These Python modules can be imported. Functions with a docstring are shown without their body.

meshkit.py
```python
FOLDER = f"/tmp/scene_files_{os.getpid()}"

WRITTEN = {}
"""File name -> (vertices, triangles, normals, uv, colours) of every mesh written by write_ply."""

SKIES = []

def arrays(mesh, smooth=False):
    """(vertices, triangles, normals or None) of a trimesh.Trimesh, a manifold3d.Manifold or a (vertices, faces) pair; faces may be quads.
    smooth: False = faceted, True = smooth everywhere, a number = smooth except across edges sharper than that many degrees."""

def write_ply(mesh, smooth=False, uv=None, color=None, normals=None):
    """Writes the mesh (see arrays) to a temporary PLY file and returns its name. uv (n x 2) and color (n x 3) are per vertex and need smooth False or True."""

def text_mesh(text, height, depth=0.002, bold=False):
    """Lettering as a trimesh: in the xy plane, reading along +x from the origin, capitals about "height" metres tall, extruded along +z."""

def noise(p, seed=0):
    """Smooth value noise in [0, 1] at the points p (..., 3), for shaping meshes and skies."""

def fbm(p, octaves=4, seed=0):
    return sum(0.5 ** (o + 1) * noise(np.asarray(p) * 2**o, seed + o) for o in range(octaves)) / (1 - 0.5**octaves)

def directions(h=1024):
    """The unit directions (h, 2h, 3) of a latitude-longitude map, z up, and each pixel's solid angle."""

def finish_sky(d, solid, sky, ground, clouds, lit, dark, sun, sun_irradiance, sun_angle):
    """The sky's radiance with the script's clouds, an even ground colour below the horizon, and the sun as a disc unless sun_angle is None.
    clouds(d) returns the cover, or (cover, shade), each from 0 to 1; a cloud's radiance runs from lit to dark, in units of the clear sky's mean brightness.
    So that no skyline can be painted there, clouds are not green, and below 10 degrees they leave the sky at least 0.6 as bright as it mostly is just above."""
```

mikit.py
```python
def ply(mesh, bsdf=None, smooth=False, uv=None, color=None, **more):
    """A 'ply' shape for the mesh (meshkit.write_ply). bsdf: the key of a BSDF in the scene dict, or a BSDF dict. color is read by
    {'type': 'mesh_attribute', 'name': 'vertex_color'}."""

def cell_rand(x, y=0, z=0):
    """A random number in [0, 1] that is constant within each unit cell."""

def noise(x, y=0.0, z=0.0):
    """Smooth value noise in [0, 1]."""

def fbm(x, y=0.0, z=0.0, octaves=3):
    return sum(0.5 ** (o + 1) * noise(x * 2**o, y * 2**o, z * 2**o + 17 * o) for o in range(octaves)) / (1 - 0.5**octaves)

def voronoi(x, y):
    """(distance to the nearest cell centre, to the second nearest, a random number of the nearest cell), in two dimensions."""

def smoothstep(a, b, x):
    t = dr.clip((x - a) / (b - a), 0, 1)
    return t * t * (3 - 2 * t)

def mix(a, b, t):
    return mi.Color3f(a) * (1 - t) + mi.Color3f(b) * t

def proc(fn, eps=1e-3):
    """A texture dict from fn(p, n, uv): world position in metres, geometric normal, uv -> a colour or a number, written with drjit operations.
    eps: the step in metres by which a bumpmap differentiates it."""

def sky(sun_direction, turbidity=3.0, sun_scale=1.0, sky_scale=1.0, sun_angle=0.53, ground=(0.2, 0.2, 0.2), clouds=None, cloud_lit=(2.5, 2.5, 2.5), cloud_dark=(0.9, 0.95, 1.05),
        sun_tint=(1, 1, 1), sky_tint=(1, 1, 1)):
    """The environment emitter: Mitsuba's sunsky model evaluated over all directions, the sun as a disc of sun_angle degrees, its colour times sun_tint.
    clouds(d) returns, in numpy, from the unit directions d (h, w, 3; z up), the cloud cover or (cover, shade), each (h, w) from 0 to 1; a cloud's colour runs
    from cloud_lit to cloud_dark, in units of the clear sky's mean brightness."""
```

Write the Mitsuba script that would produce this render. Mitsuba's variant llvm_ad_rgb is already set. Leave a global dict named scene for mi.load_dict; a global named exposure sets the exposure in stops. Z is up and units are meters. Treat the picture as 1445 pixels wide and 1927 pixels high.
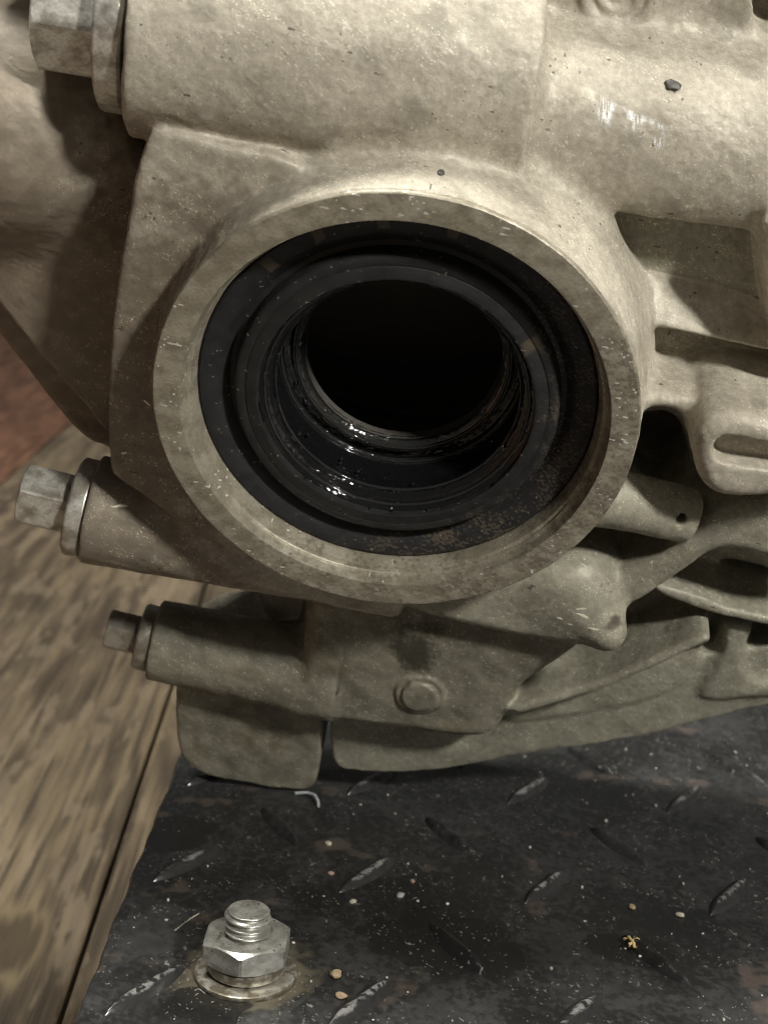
import math
import numpy as np, trimesh, mitsuba as mi, drjit as dr
import mikit, meshkit
from mikit import noise, fbm, cell_rand, smoothstep, mix, proc

T = mi.ScalarTransform4f
scene, labels = {}, {}
RNG = np.random.default_rng(7)
MM = 0.001                      # the lengths below are written in millimetres

# ---------------------------------------------------------------- camera, light, exposure
EYE = np.array([0.0, 0.0, 182.0])
PITCH, ROLL = math.radians(12.7), math.radians(3.4)
FWD = np.array([0, math.cos(PITCH), -math.sin(PITCH)])
RIGHT0 = np.array([1.0, 0, 0])
UP0 = np.cross(RIGHT0, FWD)
CAM_UP = -math.sin(ROLL) * RIGHT0 + math.cos(ROLL) * UP0
scene['camera'] = {
    'type': 'thinlens', 'fov': 2 * math.degrees(math.atan(722.5 / 2650.0)), 'fov_axis': 'x',
    'aperture_radius': 1.0 * MM, 'focus_distance': 318 * MM, 'near_clip': 0.01, 'far_clip': 20.0,
    'to_world': T().look_at(origin=(EYE * MM).tolist(), target=((EYE + 100 * FWD) * MM).tolist(), up=CAM_UP.tolist()),
}
exposure = 0.82
LAMP_DIR = np.array([0.495, -0.72, 0.515]); LAMP_DIR /= np.linalg.norm(LAMP_DIR)
LAMP_POS = np.array([20.0, 310, 110]) + 1200 * LAMP_DIR
scene['work_lamp'] = {
    'type': 'disk', 'to_world': T().look_at(origin=(LAMP_POS * MM).tolist(), target=[0.02, 0.31, 0.11], up=[0, 0, 1]) @ T().scale([0.055, 0.055, 1]),
    'emitter': {'type': 'area', 'radiance': {'type': 'rgb', 'value': [335, 331, 305]}},
}
labels['work_lamp'] = {'label': 'round work lamp above and behind the viewer', 'category': 'lamp'}
scene['ceiling_lamp'] = {
    'type': 'disk', 'to_world': T().look_at(origin=[-0.25, 0.22, 1.75], target=[-0.05, 0.33, 0.0], up=[0, 1, 0]) @ T().scale([0.22, 0.22, 1]),
    'emitter': {'type': 'area', 'radiance': {'type': 'rgb', 'value': [50, 49.3, 45]}},
}
labels['ceiling_lamp'] = {'label': 'round ceiling lamp above the housing', 'category': 'lamp'}
scene['room_light'] = {'type': 'constant', 'radiance': {'type': 'rgb', 'value': [0.05, 0.049, 0.045]}}

# ---------------------------------------------------------------- the casting's own axes: x along its side bosses, y into the bore, z up its face
HX = np.array([0.98737, 0.01289, -0.15789]); HY = np.array([0.05472, 0.90759, 0.41628]); HZ = np.array([0.14866, -0.41966, 0.89542])
HC = np.array([0.7374, 308.8829, 133.4478])
HROT = np.stack([HX, HY, HZ], 1)


def to_world(v):
    return (np.asarray(v, float) @ HROT.T + HC) * MM


def local(p):
    """drjit: a world point in metres to the casting's axes in millimetres."""
    d = [p.x * 1000 - HC[0], p.y * 1000 - HC[1], p.z * 1000 - HC[2]]
    return [d[0] * float(a[0]) + d[1] * float(a[1]) + d[2] * float(a[2]) for a in (HX, HY, HZ)]


# outlines of the casting's walls, ribs and recesses: depth y of the front, then (x, z) points
POLY = {
    'core': (46, [(-135.83, 9.84), (-109.72, -21.81), (-95.43, -39.12), (-78.66, -59.28), (-69.13, -60), (-34.88, -80.9), (-15.02, -121.46), (-5.45, -140.58), (19.14, -146.54), (62.95, -119.25), (147.81, -64.03), (66.49, 127.86), (-133.58, 84.19)]),
    'wedge': (33, [(-130.71, 12.76), (-108.29, -3.95), (-97.75, -14.26), (-86.71, -26.4), (-76.7, -36.21), (-68.41, -46.42), (-51.4, -42.61), (-60.21, 40), (-130.39, 23.31)]),
    'plate': (11, [(-61.23, 49.7), (-56.62, 49.98), (-45.52, 49.59), (-34.45, 49.89), (-21.59, 46.54), (-0.76, 5.59), (-3.12, -56.19), (-32.09, -53.56), (-50.16, -48.15), (-62.01, -41.31), (-63.54, -38.44), (-65.47, -20.06), (-66.2, -2.57), (-65.84, 14.08), (-64.36, 32.49), (-63.05, 45.52)]),
    'wall': (46, [(0.03, 111.36), (12.95, 62.07), (98.31, 67.26), (72.19, 127.15)]),
    'base': (34.5, [(17.62, 51.65), (99.62, 58.7), (116.09, 20.93), (84.2, 15.75), (54.43, 11.13), (27.82, 13.29)]),
    'base2': (44, [(27.62, 13.77), (114.28, 29.67), (163.48, -83.14), (61.33, -113.09)]),
    'chin': (14, [(4.82, -63.51), (19.62, -67.21), (35.46, -68.42), (55.22, -67.78), (68.79, -65.43), (70.5, -59.36), (60.64, -42.77), (43.65, -45.72), (18.65, -56.31)]),
    'pocket': (28, [(36.75, 48.03), (40.64, 48.21), (54.05, 49.29), (70.35, 50.7), (74.43, 51.05), (85.86, 26.01), (65.5, 26.57), (52.01, 28.8), (45.47, 35.41), (40.04, 42.35)]),
    'rwall': (17, [(65.26, 59.34), (68.44, 50.76), (75.79, 35.51), (81.83, 25.95), (109.58, 27.4), (92.72, 66.04)]),
    'rib5': (19, [(62.47, -48.39), (71.4, -39.03), (76.66, -34.02), (79.07, -26.93), (83.25, -19.49), (90.51, -13.69), (116.25, -5.09), (125.88, -27.97), (99.82, -29.73), (91.32, -28.93), (85.7, -31.18), (81.77, -39.01), (77.26, -46.45), (73.08, -53.19), (66.85, -58.35)]),
    'rib4': (27, [(77.18, -51.22), (88.08, -51.56), (99.1, -54.17), (109.93, -53.99), (138.04, -53.17), (139.67, -57.04), (111.04, -56.97), (96.54, -57.21), (88.71, -55.57), (80.28, -54.13)]),
    'ribV': (31.4, [(101.98, -62.62), (109.91, -62.35), (109.74, -68.43), (110.46, -73.33), (113.47, -79.12), (120.97, -82.01), (148.05, -74.92), (149.49, -78.33), (122.12, -85.1), (105.03, -92.29), (104, -85.7), (104.79, -78.29), (104.48, -71.36)]),
    'belly': (21, [(-10.4, -74.33), (6.69, -69.52), (46.23, -55.6), (67.68, -65.73), (61.42, -79.48), (53.15, -90.12), (51.66, -100.11), (50.96, -111.28), (46.58, -115.51), (34.57, -117.31), (1.08, -120.6), (-11.41, -119.87), (-9.76, -110.66), (-5.77, -105.23)]),
    'block': (31, [(-42.63, -119.36), (-39.49, -150.34), (-35.95, -160.17), (-27.94, -164.67), (-12.99, -163.86), (2.77, -162.8), (5.51, -158.19), (3.69, -139.76), (-1.53, -107.45)]),
    'flange': (33, [(4.26, -127.74), (8.38, -152.15), (21.15, -150.24), (36.67, -145.02), (51.29, -136.92), (60.99, -129.91), (79.51, -120.55), (93.23, -112.72), (109.59, -99.67), (124.18, -90.04), (146.95, -71.58), (139.69, -54.35), (101.88, -77.36), (56, -92.73), (3.59, -107.92)]),
    'shelf': (21, [(49.52, -102.48), (55.06, -97.39), (71.76, -84.48), (86.12, -68.91), (95.17, -57.88), (97.74, -66.96), (100.49, -78.34), (98.51, -88.39), (88.28, -99.01), (69.7, -109.01), (53.26, -117.35)]),
    'rib1': (27, [(41.28, 15.26), (52.81, 18.19), (52.99, 20.84), (54.86, 22.46), (63.02, 22.52), (81.43, 22.3), (106.94, 20.63), (103.17, 29.59), (77.92, 31.69), (62.93, 33.75), (48.07, 35.91), (38.18, 25.88)]),
    'lug': (5, [(68.96, 13.78), (67.25, 9.53), (68.58, 3.48), (71.05, -1.96), (75.78, -5.82), (83.2, -5.38), (108.63, 6.6), (103.16, 19.59), (80.7, 16.57), (73.99, 16.69)]),
    'slot': (5, [(71.49, 6.5), (71.35, 9.73), (73.65, 11.52), (82.38, 12.06), (98.58, 12.95), (101.62, 5.48), (85.23, 4.44), (75.78, 3.44), (73.03, 4.21)]),
    'lugrib': (17, [(51.71, 8.75), (60.99, 11.16), (67.08, 11.71), (71.19, 7.1), (68.17, 4.79), (64.22, 7.09), (59.2, 6.98), (53.12, 4.18)]),
    'void3': (44, [(60.41, -10.7), (71.28, -7.86), (78.64, -19.36), (82.65, -26.99), (89.23, -31.45), (101.04, -30.05), (99.49, -37.76), (90.13, -40.32), (81.67, -32.59), (64.72, -29.14)]),
    'void4': (44, [(70, -48.62), (79, -48.97), (84.51, -49.92), (84.4, -53.21), (78.34, -56.23)]),
    'void6': (44, [(92.74, -55.73), (97.78, -49.51), (115.99, -50.23), (135.42, -53.61), (140.64, -66.29), (116.27, -67.07), (105.83, -67.98), (97.7, -62.22)]),
    'void8': (44, [(115.63, -84.02), (114.76, -74.73), (118.21, -70.21), (141.41, -68.15), (148.48, -85.34), (125.86, -92.84), (118.77, -90.06)]),
    'notch': (38, [(51.39, 97.88), (55.53, 87.83), (59.72, 84.26), (81.56, 85.89), (73.49, 105.03)]),
}
PT = {
    'tubeL0': (-69.92, 31.0, 62.73),
    'tubeL1': (11.97, 37.0, 66.24),
    'tubeR0': (7.59, 43.0, 57.27),
    'tubeR1': (91.47, 43.0, 64.64),
    'bossA0': (-69.1, 22.0, -61.31),
    'bossA1': (13.87, 23.5, -63.63),
    'bossB0': (-50.07, 33.0, -113.29),
    'bossB1': (4.55, 33.0, -113.3),
    'bulk': (-111.44, 72.0, 39.12),
    'bulk2': (-104.29, 50.0, 28.45),
    'hump0': (-115.85, 40.0, 13.87),
    'hump1': (-81.14, 44.0, 16.74),
    'boss4a': (50.4, 19.0, -21.21),
    'boss4b': (78.66, 22.0, -23.77),
    'cone0': (57.88, 24.0, -54.02),
    'cone1': (67.38, 14.0, -59.31),
    'rib5a': (68.05, 20.0, -50.47),
    'rib5b': (82.01, 20.0, -28.13),
    'mass0': (90.94, 20.0, -21.91),
    'mass1': (120.62, 20.0, -21.49),
    'rib6a': (77.06, 30.0, -54.81),
    'rib6b': (89.9, 28.0, -56.7),
    'rib6c': (135.28, 26.0, -54.0),
    'ribVa': (104.49, 28.0, -60.75),
    'ribVb': (106.76, 30.0, -85.61),
    'hole4': (74.33, 14.0, -20.83),
    'button': (26.5, 20.0, -101.15),
    'crease0': (-12.54, 17.0, -77.12),
    'crease1': (-7.52, 21.0, -104.68),
    'seam0': (2.43, 20.0, -86.43),
    'seam1': (4.27, 21.5, -117.95),
    'dimple': (21.73, 17.0, -83.45),
    'emblem': (26.84, 45.0, 87.97),
    'h1a': (-70.14, 31.0, 62.68),
    'h1b': (-85.32, 31.0, 61.8),
    'h2a': (-69.22, 22.0, -61.7),
    'h2b': (-84.23, 22.0, -61.17),
    'h3a': (-50.07, 33.0, -113.29),
    'h3b': (-60.63, 33.0, -112.91),
}

# ---------------------------------------------------------------- materials
def turned(x, y, z):
    """Askew axes, so that no noise cell lines up with a wall."""
    return 0.36 * x + 0.48 * y - 0.80 * z, -0.80 * x + 0.60 * y, 0.48 * x + 0.64 * y + 0.60 * z


def cast_colour(p, n, uv, dark=(0.295, 0.262, 0.21), light=(0.465, 0.422, 0.348)):
    x, y, z = local(p)
    big = fbm(x / 13 + 3, y / 13, z / 13, 4)
    mid = fbm(x / 3.1, y / 3.1 + 9, z / 3.1, 3)
    tx, ty, tz = turned(x, y, z)
    fine = fbm(tx * 0.9, ty * 0.9, tz * 0.9, 3)
    grain = fbm(tx * 2.6 + 7, ty * 2.6, tz * 2.6, 2)
    c = mix(dark, light, smoothstep(0.22, 0.82, big * 0.55 + mid * 0.2 + fine * 0.25))
    # brown oily grime on the left flank: patches with a ragged edge
    rag = (fbm(x / 9 + 5, y / 9, z / 9, 4) - 0.5) * 46 + (mid - 0.5) * 14
    brown = smoothstep(-6, -44, x + rag * 1.2) * smoothstep(52, 20, z + rag)
    c = mix(c, mi.Color3f(0.165, 0.135, 0.102) * (0.65 + 0.7 * mid), brown * 0.9)
    c = c * (0.62 + 0.26 * fine + 0.30 * grain + 0.22 * noise(tx * 6.1, ty * 6.1, tz * 6.1))
    c = mix(c, mi.Color3f(0.17, 0.155, 0.125), smoothstep(0.56, 0.72, fbm(tx / 7 + 20, ty / 7, tz / 7, 5)) * 0.45)
    c = mix(c, (0.62, 0.58, 0.47), smoothstep(0.68, 0.76, grain) * smoothstep(0.45, 0.6, mid) * 0.8)
    c = mix(c, (0.07, 0.06, 0.045), smoothstep(0.80, 0.88, noise(x * 1.1 + 31, y * 1.1, z * 1.1)) * smoothstep(0.56, 0.72, fbm(x / 5, y / 5 + 40, z / 5, 2)) * 0.8)
    c = mix(c, mi.Color3f(0.185, 0.150, 0.112) * (0.7 + 0.6 * mid), smoothstep(-66, -84, x + rag * 0.7) * 0.8)
    # fresh scrapes of bare metal on the tube
    sx, sz = x - 34.6, z - 68.4 + (x - 34.6) * 0.02
    streak = 0.6 * noise(x * 3.6 + z * 0.9, z * 0.45, 3.0) + 0.4 * noise(tx * 3, ty * 3, tz * 3)
    patch = smoothstep(0.36, 0.5, fbm(x / 2.6 + 8, z / 3.4, 1.0, 2)) * smoothstep(8, 6.5, dr.abs(sx)) * smoothstep(2.6, 1.4, dr.abs(sz + sx * 0.13))
    # bright nicks knocked into the knuckle
    for nx, nz, ln, sl in ((59.0, -53.6, 1.9, -0.1), (62.6, -56.4, 1.7, 0.12), (58.2, -51.8, 1.3, 0.3), (54.0, -56.9, 0.8, 0.0), (57.0, -57.6, 0.7, 0.2),
                           (-54.4, -48.0, 2.3, 0.1), (-60.2, -51.2, 1.8, 0.12), (-55.2, -10.6, 0.7, 0.5), (-56.2, -17.4, 0.9, -0.6), (-50.6, -1.0, 0.6, 0.9), (-60.3, -33.2, 0.8, 0.4), (-47.0, 13.0, 0.6, -0.5), (-36.0, -68.0, 1.1, 0.2), (-23.0, -79.0, 0.9, 0.3)):
        e = dr.square((x - nx) / ln) + dr.square((z - nz - sl * (x - nx) + (mid - 0.5) * 1.2) / 0.32)
        c = mix(c, (0.75, 0.70, 0.56), smoothstep(1.2, 0.5, e + (grain - 0.5) * 0.7) * 0.9)
    # rust at the knuckle's tip
    rust = smoothstep(2.8, 1.0, dr.sqrt(dr.square(x - 67) + dr.square(z + 55)) + (mid - 0.5) * 6)
    c = mix(c, (0.06, 0.038, 0.028), rust * 0.8)
    return mix(c, (0.74, 0.75, 0.76), patch * smoothstep(0.38, 0.62, streak) * 0.85)


def shaded_oxide_colour(p, n, uv):  # oxide tone, with shade on the lower parts put into the colour
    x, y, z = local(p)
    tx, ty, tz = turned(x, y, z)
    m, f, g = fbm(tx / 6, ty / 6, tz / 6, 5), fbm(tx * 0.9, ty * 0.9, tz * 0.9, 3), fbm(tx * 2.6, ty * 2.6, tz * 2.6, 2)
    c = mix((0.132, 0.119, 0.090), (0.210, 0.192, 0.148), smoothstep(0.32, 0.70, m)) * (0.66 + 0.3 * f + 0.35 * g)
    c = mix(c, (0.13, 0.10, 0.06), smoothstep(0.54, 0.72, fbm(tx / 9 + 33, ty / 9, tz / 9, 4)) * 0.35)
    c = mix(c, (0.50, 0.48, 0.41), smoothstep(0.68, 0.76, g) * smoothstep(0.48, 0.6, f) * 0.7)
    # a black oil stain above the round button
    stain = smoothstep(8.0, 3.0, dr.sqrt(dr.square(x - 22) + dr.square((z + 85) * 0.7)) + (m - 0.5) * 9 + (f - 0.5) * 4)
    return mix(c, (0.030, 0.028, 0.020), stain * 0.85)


def cast_rough(p, n, uv):
    x, y, z = local(p)
    return 0.42 + 0.26 * fbm(x / 4 + 3, y / 4, z / 4, 3)


def cast_bump(p, n, uv):
    x, y, z = turned(*local(p))
    return fbm(x * 1.0, y * 1.0, z * 1.0, 3) * 0.9 + smoothstep(0.74, 0.82, noise(x * 0.8 + 9, y * 0.8, z * 0.8)) * 0.35


def bumped(name, bsdf, fn, scale, eps=1.5e-4):
    scene[name] = {'type': 'twosided', 'inner': {'type': 'bumpmap', 'arbitrary': proc(fn, eps), 'scale': scale, 'bsdf': bsdf}}


bumped('darker_aluminium', {'type': 'principled', 'base_color': proc(lambda p, n, uv: cast_colour(p, n, uv, (0.18, 0.167, 0.128), (0.30, 0.28, 0.22))), 'roughness': proc(cast_rough), 'metallic': 0.15, 'specular': 0.35}, cast_bump, 0.00011)  # cast colour over again in darker tones, for the middle parts
bumped('shaded_oxide_aluminium', {'type': 'principled', 'base_color': proc(shaded_oxide_colour), 'roughness': proc(cast_rough), 'metallic': 0.15, 'specular': 0.35}, cast_bump, 0.00011)
bumped('cast_aluminium', {'type': 'principled', 'base_color': proc(cast_colour), 'roughness': proc(cast_rough), 'metallic': 0.15, 'specular': 0.35}, cast_bump, 0.00011)


def steel_colour(p, n, uv):
    x, y, z = p.x * 1000, p.y * 1000, p.z * 1000
    m = fbm(x / 2.5, y / 2.5, z / 2.5, 4)
    c = mix((0.34, 0.33, 0.30), (0.55, 0.54, 0.50), smoothstep(0.3, 0.7, m)) * (0.85 + 0.3 * noise(x * 3, y * 3, z * 3))
    return mix(c, (0.13, 0.10, 0.07), smoothstep(0.66, 0.78, fbm(x / 1.2 + 20, y / 1.2, z / 1.2, 4) + 0.14 * smoothstep(5.5, 1.5, z)) * 0.7)


def dirty_steel_colour(p, n, uv):
    x, y, z = p.x * 1000, p.y * 1000, p.z * 1000
    return mix((0.16, 0.135, 0.10), (0.40, 0.38, 0.33), smoothstep(0.38, 0.68, fbm(x / 1.8, y / 1.8, z / 1.8, 4)))


def fine_bump(p, n, uv):
    x, y, z = p.x * 1000, p.y * 1000, p.z * 1000
    return noise(x * 1.2, y * 1.2, z * 1.2) * 0.6 + noise(x * 3, y * 3, z * 3) * 0.3


bumped('zinc_steel', {'type': 'principled', 'base_color': proc(steel_colour), 'roughness': 0.34, 'metallic': 0.75}, fine_bump, 0.00006)


bumped('dirty_steel', {'type': 'principled', 'base_color': proc(dirty_steel_colour), 'roughness': 0.4, 'metallic': 0.6}, fine_bump, 0.00008)


def rubber_colour(p, n, uv):
    x, y, z = local(p)
    r = dr.sqrt(x * x + z * z)
    m = fbm(x / 3, y / 3, z / 3, 4)
    c = mix((0.009, 0.009, 0.010), (0.024, 0.023, 0.023), m)
    grit = smoothstep(0.50, 0.62, fbm(x * 1.7 + 6, y * 1.7, z * 1.7, 2) * 0.6 + fbm(x / 6, y / 6 + 3, z / 6, 3) * 0.4)
    c = mix(c, (0.062, 0.050, 0.037), grit * smoothstep(33, 38, r + (m - 0.5) * 8) * smoothstep(5, 20, x - z * 0.25 + (m - 0.5) * 30) * 0.9)
    for ax, az in ((-24.0, 36.0), (-11.5, 42.3), (3.4, 43.5), (-33.0, 26.5), (25.5, 22.0)):
        c = mix(c, (0.065, 0.05, 0.034), smoothstep(1.5, 0.9, dr.maximum(dr.abs((x - ax) * (az / 44) - (z - az) * (ax / 44)), dr.abs((x - ax) * (ax / 44) + (z - az) * (az / 44)) * 0.75) + (m - 0.5) * 1.2) * 0.8)
    return mix(c, (0.22, 0.19, 0.13), smoothstep(0.83, 0.9, noise(x * 1.3, y * 1.3, z * 1.3)) * smoothstep(0.5, 0.65, m) * 0.7)


def rubber_rough(p, n, uv):
    x, y, z = local(p)
    return 0.36 + 0.3 * fbm(x / 3, y / 3, z / 3 + 5, 3)


bumped('seal_rubber', {'type': 'principled', 'base_color': proc(rubber_colour), 'roughness': proc(rubber_rough), 'specular': 0.25}, fine_bump, 0.00008)


def wet_bump(p, n, uv):
    x, y, z = p.x * 1000, p.y * 1000, p.z * 1000
    return 0.9 * fbm(x / 3, y / 3, z / 3, 2) + 0.5 * fbm(x * 0.9, y * 0.9, z * 0.9, 2) + 0.6 * smoothstep(0.62, 0.82, noise(x / 1.1, y / 1.1, z / 1.1))


bumped('oily_black', {'type': 'principled', 'base_color': {'type': 'rgb', 'value': [0.005, 0.005, 0.0055]}, 'roughness': 0.06, 'specular': 0.5}, wet_bump, 0.00022)
bumped('oily_steel', {'type': 'principled', 'base_color': {'type': 'rgb', 'value': [0.10, 0.10, 0.095]}, 'roughness': 0.14, 'metallic': 0.9}, wet_bump, 0.00030)


scene['grit_stone'] = {'type': 'principled', 'base_color': proc(lambda p, n, uv: mix((0.22, 0.19, 0.16), (0.62, 0.60, 0.56), noise(p.x * 700, p.y * 700, 1.0))), 'roughness': 0.5}
scene['oily_iron'] = {'type': 'twosided', 'inner': {'type': 'principled', 'base_color': {'type': 'rgb', 'value': [0.11, 0.10, 0.09]}, 'roughness': 0.35, 'specular': 0.4, 'metallic': 0.3}}


def plate_colour(p, n, uv):
    x, y, z = p.x * 1000, p.y * 1000, p.z * 1000
    m = fbm(x / 4, y / 4, z / 4, 4)
    dust = smoothstep(0.36, 0.66, fbm(x / 26 + 2, y / 26, 0.5, 5) + 0.7 * (fbm(x * 0.55 + y * 0.62, y * 0.40 - x * 0.61, 0.0, 3) - 0.5))
    # dry dust lies in ragged patches; between them the paint is oily and clean
    c = mix((0.010, 0.010, 0.010), mi.Color3f(0.027, 0.0265, 0.0265) * (0.6 + 0.8 * m), 0.15 + 0.85 * dust)
    r = dr.sqrt(dr.square(x + 26.2) + dr.square(y - 301))
    c = mix(c, mi.Color3f(0.10, 0.085, 0.06) * (0.6 + 0.8 * m), smoothstep(19, 12, r + (m - 0.5) * 14) * 0.8)
    c = mix(c, (0.11, 0.08, 0.065), smoothstep(0.68, 0.8, fbm(x / 12 + 50, y / 12, 0.0, 4)) * 0.4)
    # dark oil round the treads; the leftmost patch is the casting's shadow painted in
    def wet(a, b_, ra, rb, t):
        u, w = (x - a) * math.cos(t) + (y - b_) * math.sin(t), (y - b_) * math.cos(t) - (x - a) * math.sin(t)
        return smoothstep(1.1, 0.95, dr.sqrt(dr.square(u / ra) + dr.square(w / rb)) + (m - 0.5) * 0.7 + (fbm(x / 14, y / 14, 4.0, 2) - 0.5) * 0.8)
    film_and_shade = dr.maximum(dr.maximum(wet(24, 322, 19, 15, -0.5), wet(-56, 372, 16, 12, 0.3)), dr.maximum(wet(-36, 281, 12, 9, 0.6), wet(69, 322, 10, 7, -0.6)))
    c = mix(c, (0.009, 0.009, 0.009), film_and_shade * 0.88)
    speck = smoothstep(0.86, 0.93, noise(x * 1.2 + y * 1.0, y * 0.9 - x * 1.1, 2.0)) * smoothstep(0.45, 0.6, fbm(x / 8, y / 8 + 60, 0.0, 3))
    return mix(c, (0.30, 0.28, 0.25), speck * 0.5)


def plate_rough(p, n, uv):
    x, y, z = p.x * 1000, p.y * 1000, p.z * 1000
    return 0.30 + 0.24 * smoothstep(0.38, 0.6, fbm(x / 26 + 2, y / 26, 0.5, 5)) + 0.12 * (noise(x, y, z) - 0.5)


def tread_colour(p, n, uv):
    x, y, z = p.x * 1000, p.y * 1000, p.z * 1000
    crest_glint = smoothstep(0.36, 0.56, fbm(x / 1.1, y / 1.1, z / 1.1, 3)) * smoothstep(1.55, 2.15, z + 0.8 * (noise(x / 5, y / 5, 2.0) - 0.5) + 0.3 * (noise(x * 2, y * 2, 5.0) - 0.5))  # lamp highlight painted pale along the crest, broken up like wear
    return mix(mi.Color3f(0.022, 0.021, 0.021) * (0.6 + 0.8 * fbm(x / 2, y / 2, z / 2, 3)), (0.24, 0.235, 0.23), crest_glint * 0.65)


def plate_bump(p, n, uv):
    x, y, z = p.x * 1000, p.y * 1000, p.z * 1000
    return fbm(x / 1.2, y / 1.2, z / 1.2, 3) + 0.5 * noise(x / 6, y / 6, z)


bumped('black_plate', {'type': 'principled', 'base_color': proc(plate_colour), 'roughness': proc(plate_rough), 'specular': 0.5}, plate_bump, 0.00016)


def wood(tint, seed):
    def colour(p, n, uv):
        x, y = p.x * 1000 + p.y * 45 - 23, p.y * 1000
        warp = fbm(x / 30 + seed, y / 160, 0.0, 3)
        kx, ky = x + 117, y - 445
        knot = dr.exp(-(dr.square((kx + warp * 8) / 12) + dr.square((ky + warp * 30) / 27)))
        rings = 0.5 + 0.5 * dr.sin(x / 2.6 + warp * 16 + knot * 9 + fbm(x / 9, y / 120, 1.0, 3) * 5)
        fibre = fbm(x / 1.6, y / 48, 3.0 + seed, 4)
        smear = fbm(x / 9 + 4, y / 75, 8.0 + seed, 4)
        c = mix(mi.Color3f(0.056, 0.044, 0.033), mi.Color3f(0.175, 0.138, 0.096), smoothstep(0.30, 0.72, rings * 0.16 + fibre * 0.46 + smear * 0.38))
        c = mix(c, (0.045, 0.033, 0.026), smoothstep(0.46, 0.72, fbm(x / 10 + 9, y / 150 + seed, 0.0, 5)) * 0.5)
        c = mix(c, (0.21, 0.17, 0.13), smoothstep(0.55, 0.7, fbm(x / 6 + 19, y / 28 + seed, 5.0, 4)) * 0.5)
        c = mix(c, (0.21, 0.165, 0.105), smoothstep(0.10, 0.4, knot + (fibre - 0.5) * 0.35) * 0.5)
        return mix(c, (0.05, 0.037, 0.026), smoothstep(0.35, 0.7, knot + (fibre - 0.5) * 0.6) * 0.8) * mi.Color3f(tint)
    return {'type': 'principled', 'base_color': proc(colour), 'roughness': 0.5, 'specular': 0.4}


scene['tan_wood'] = wood((1.0, 0.96, 0.88), 1.0)
scene['red_wood'] = wood((1.05, 0.66, 0.56), 4.0)
scene['dark_gap'] = {'type': 'diffuse', 'reflectance': {'type': 'rgb', 'value': [0.02, 0.016, 0.012]}}


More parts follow.
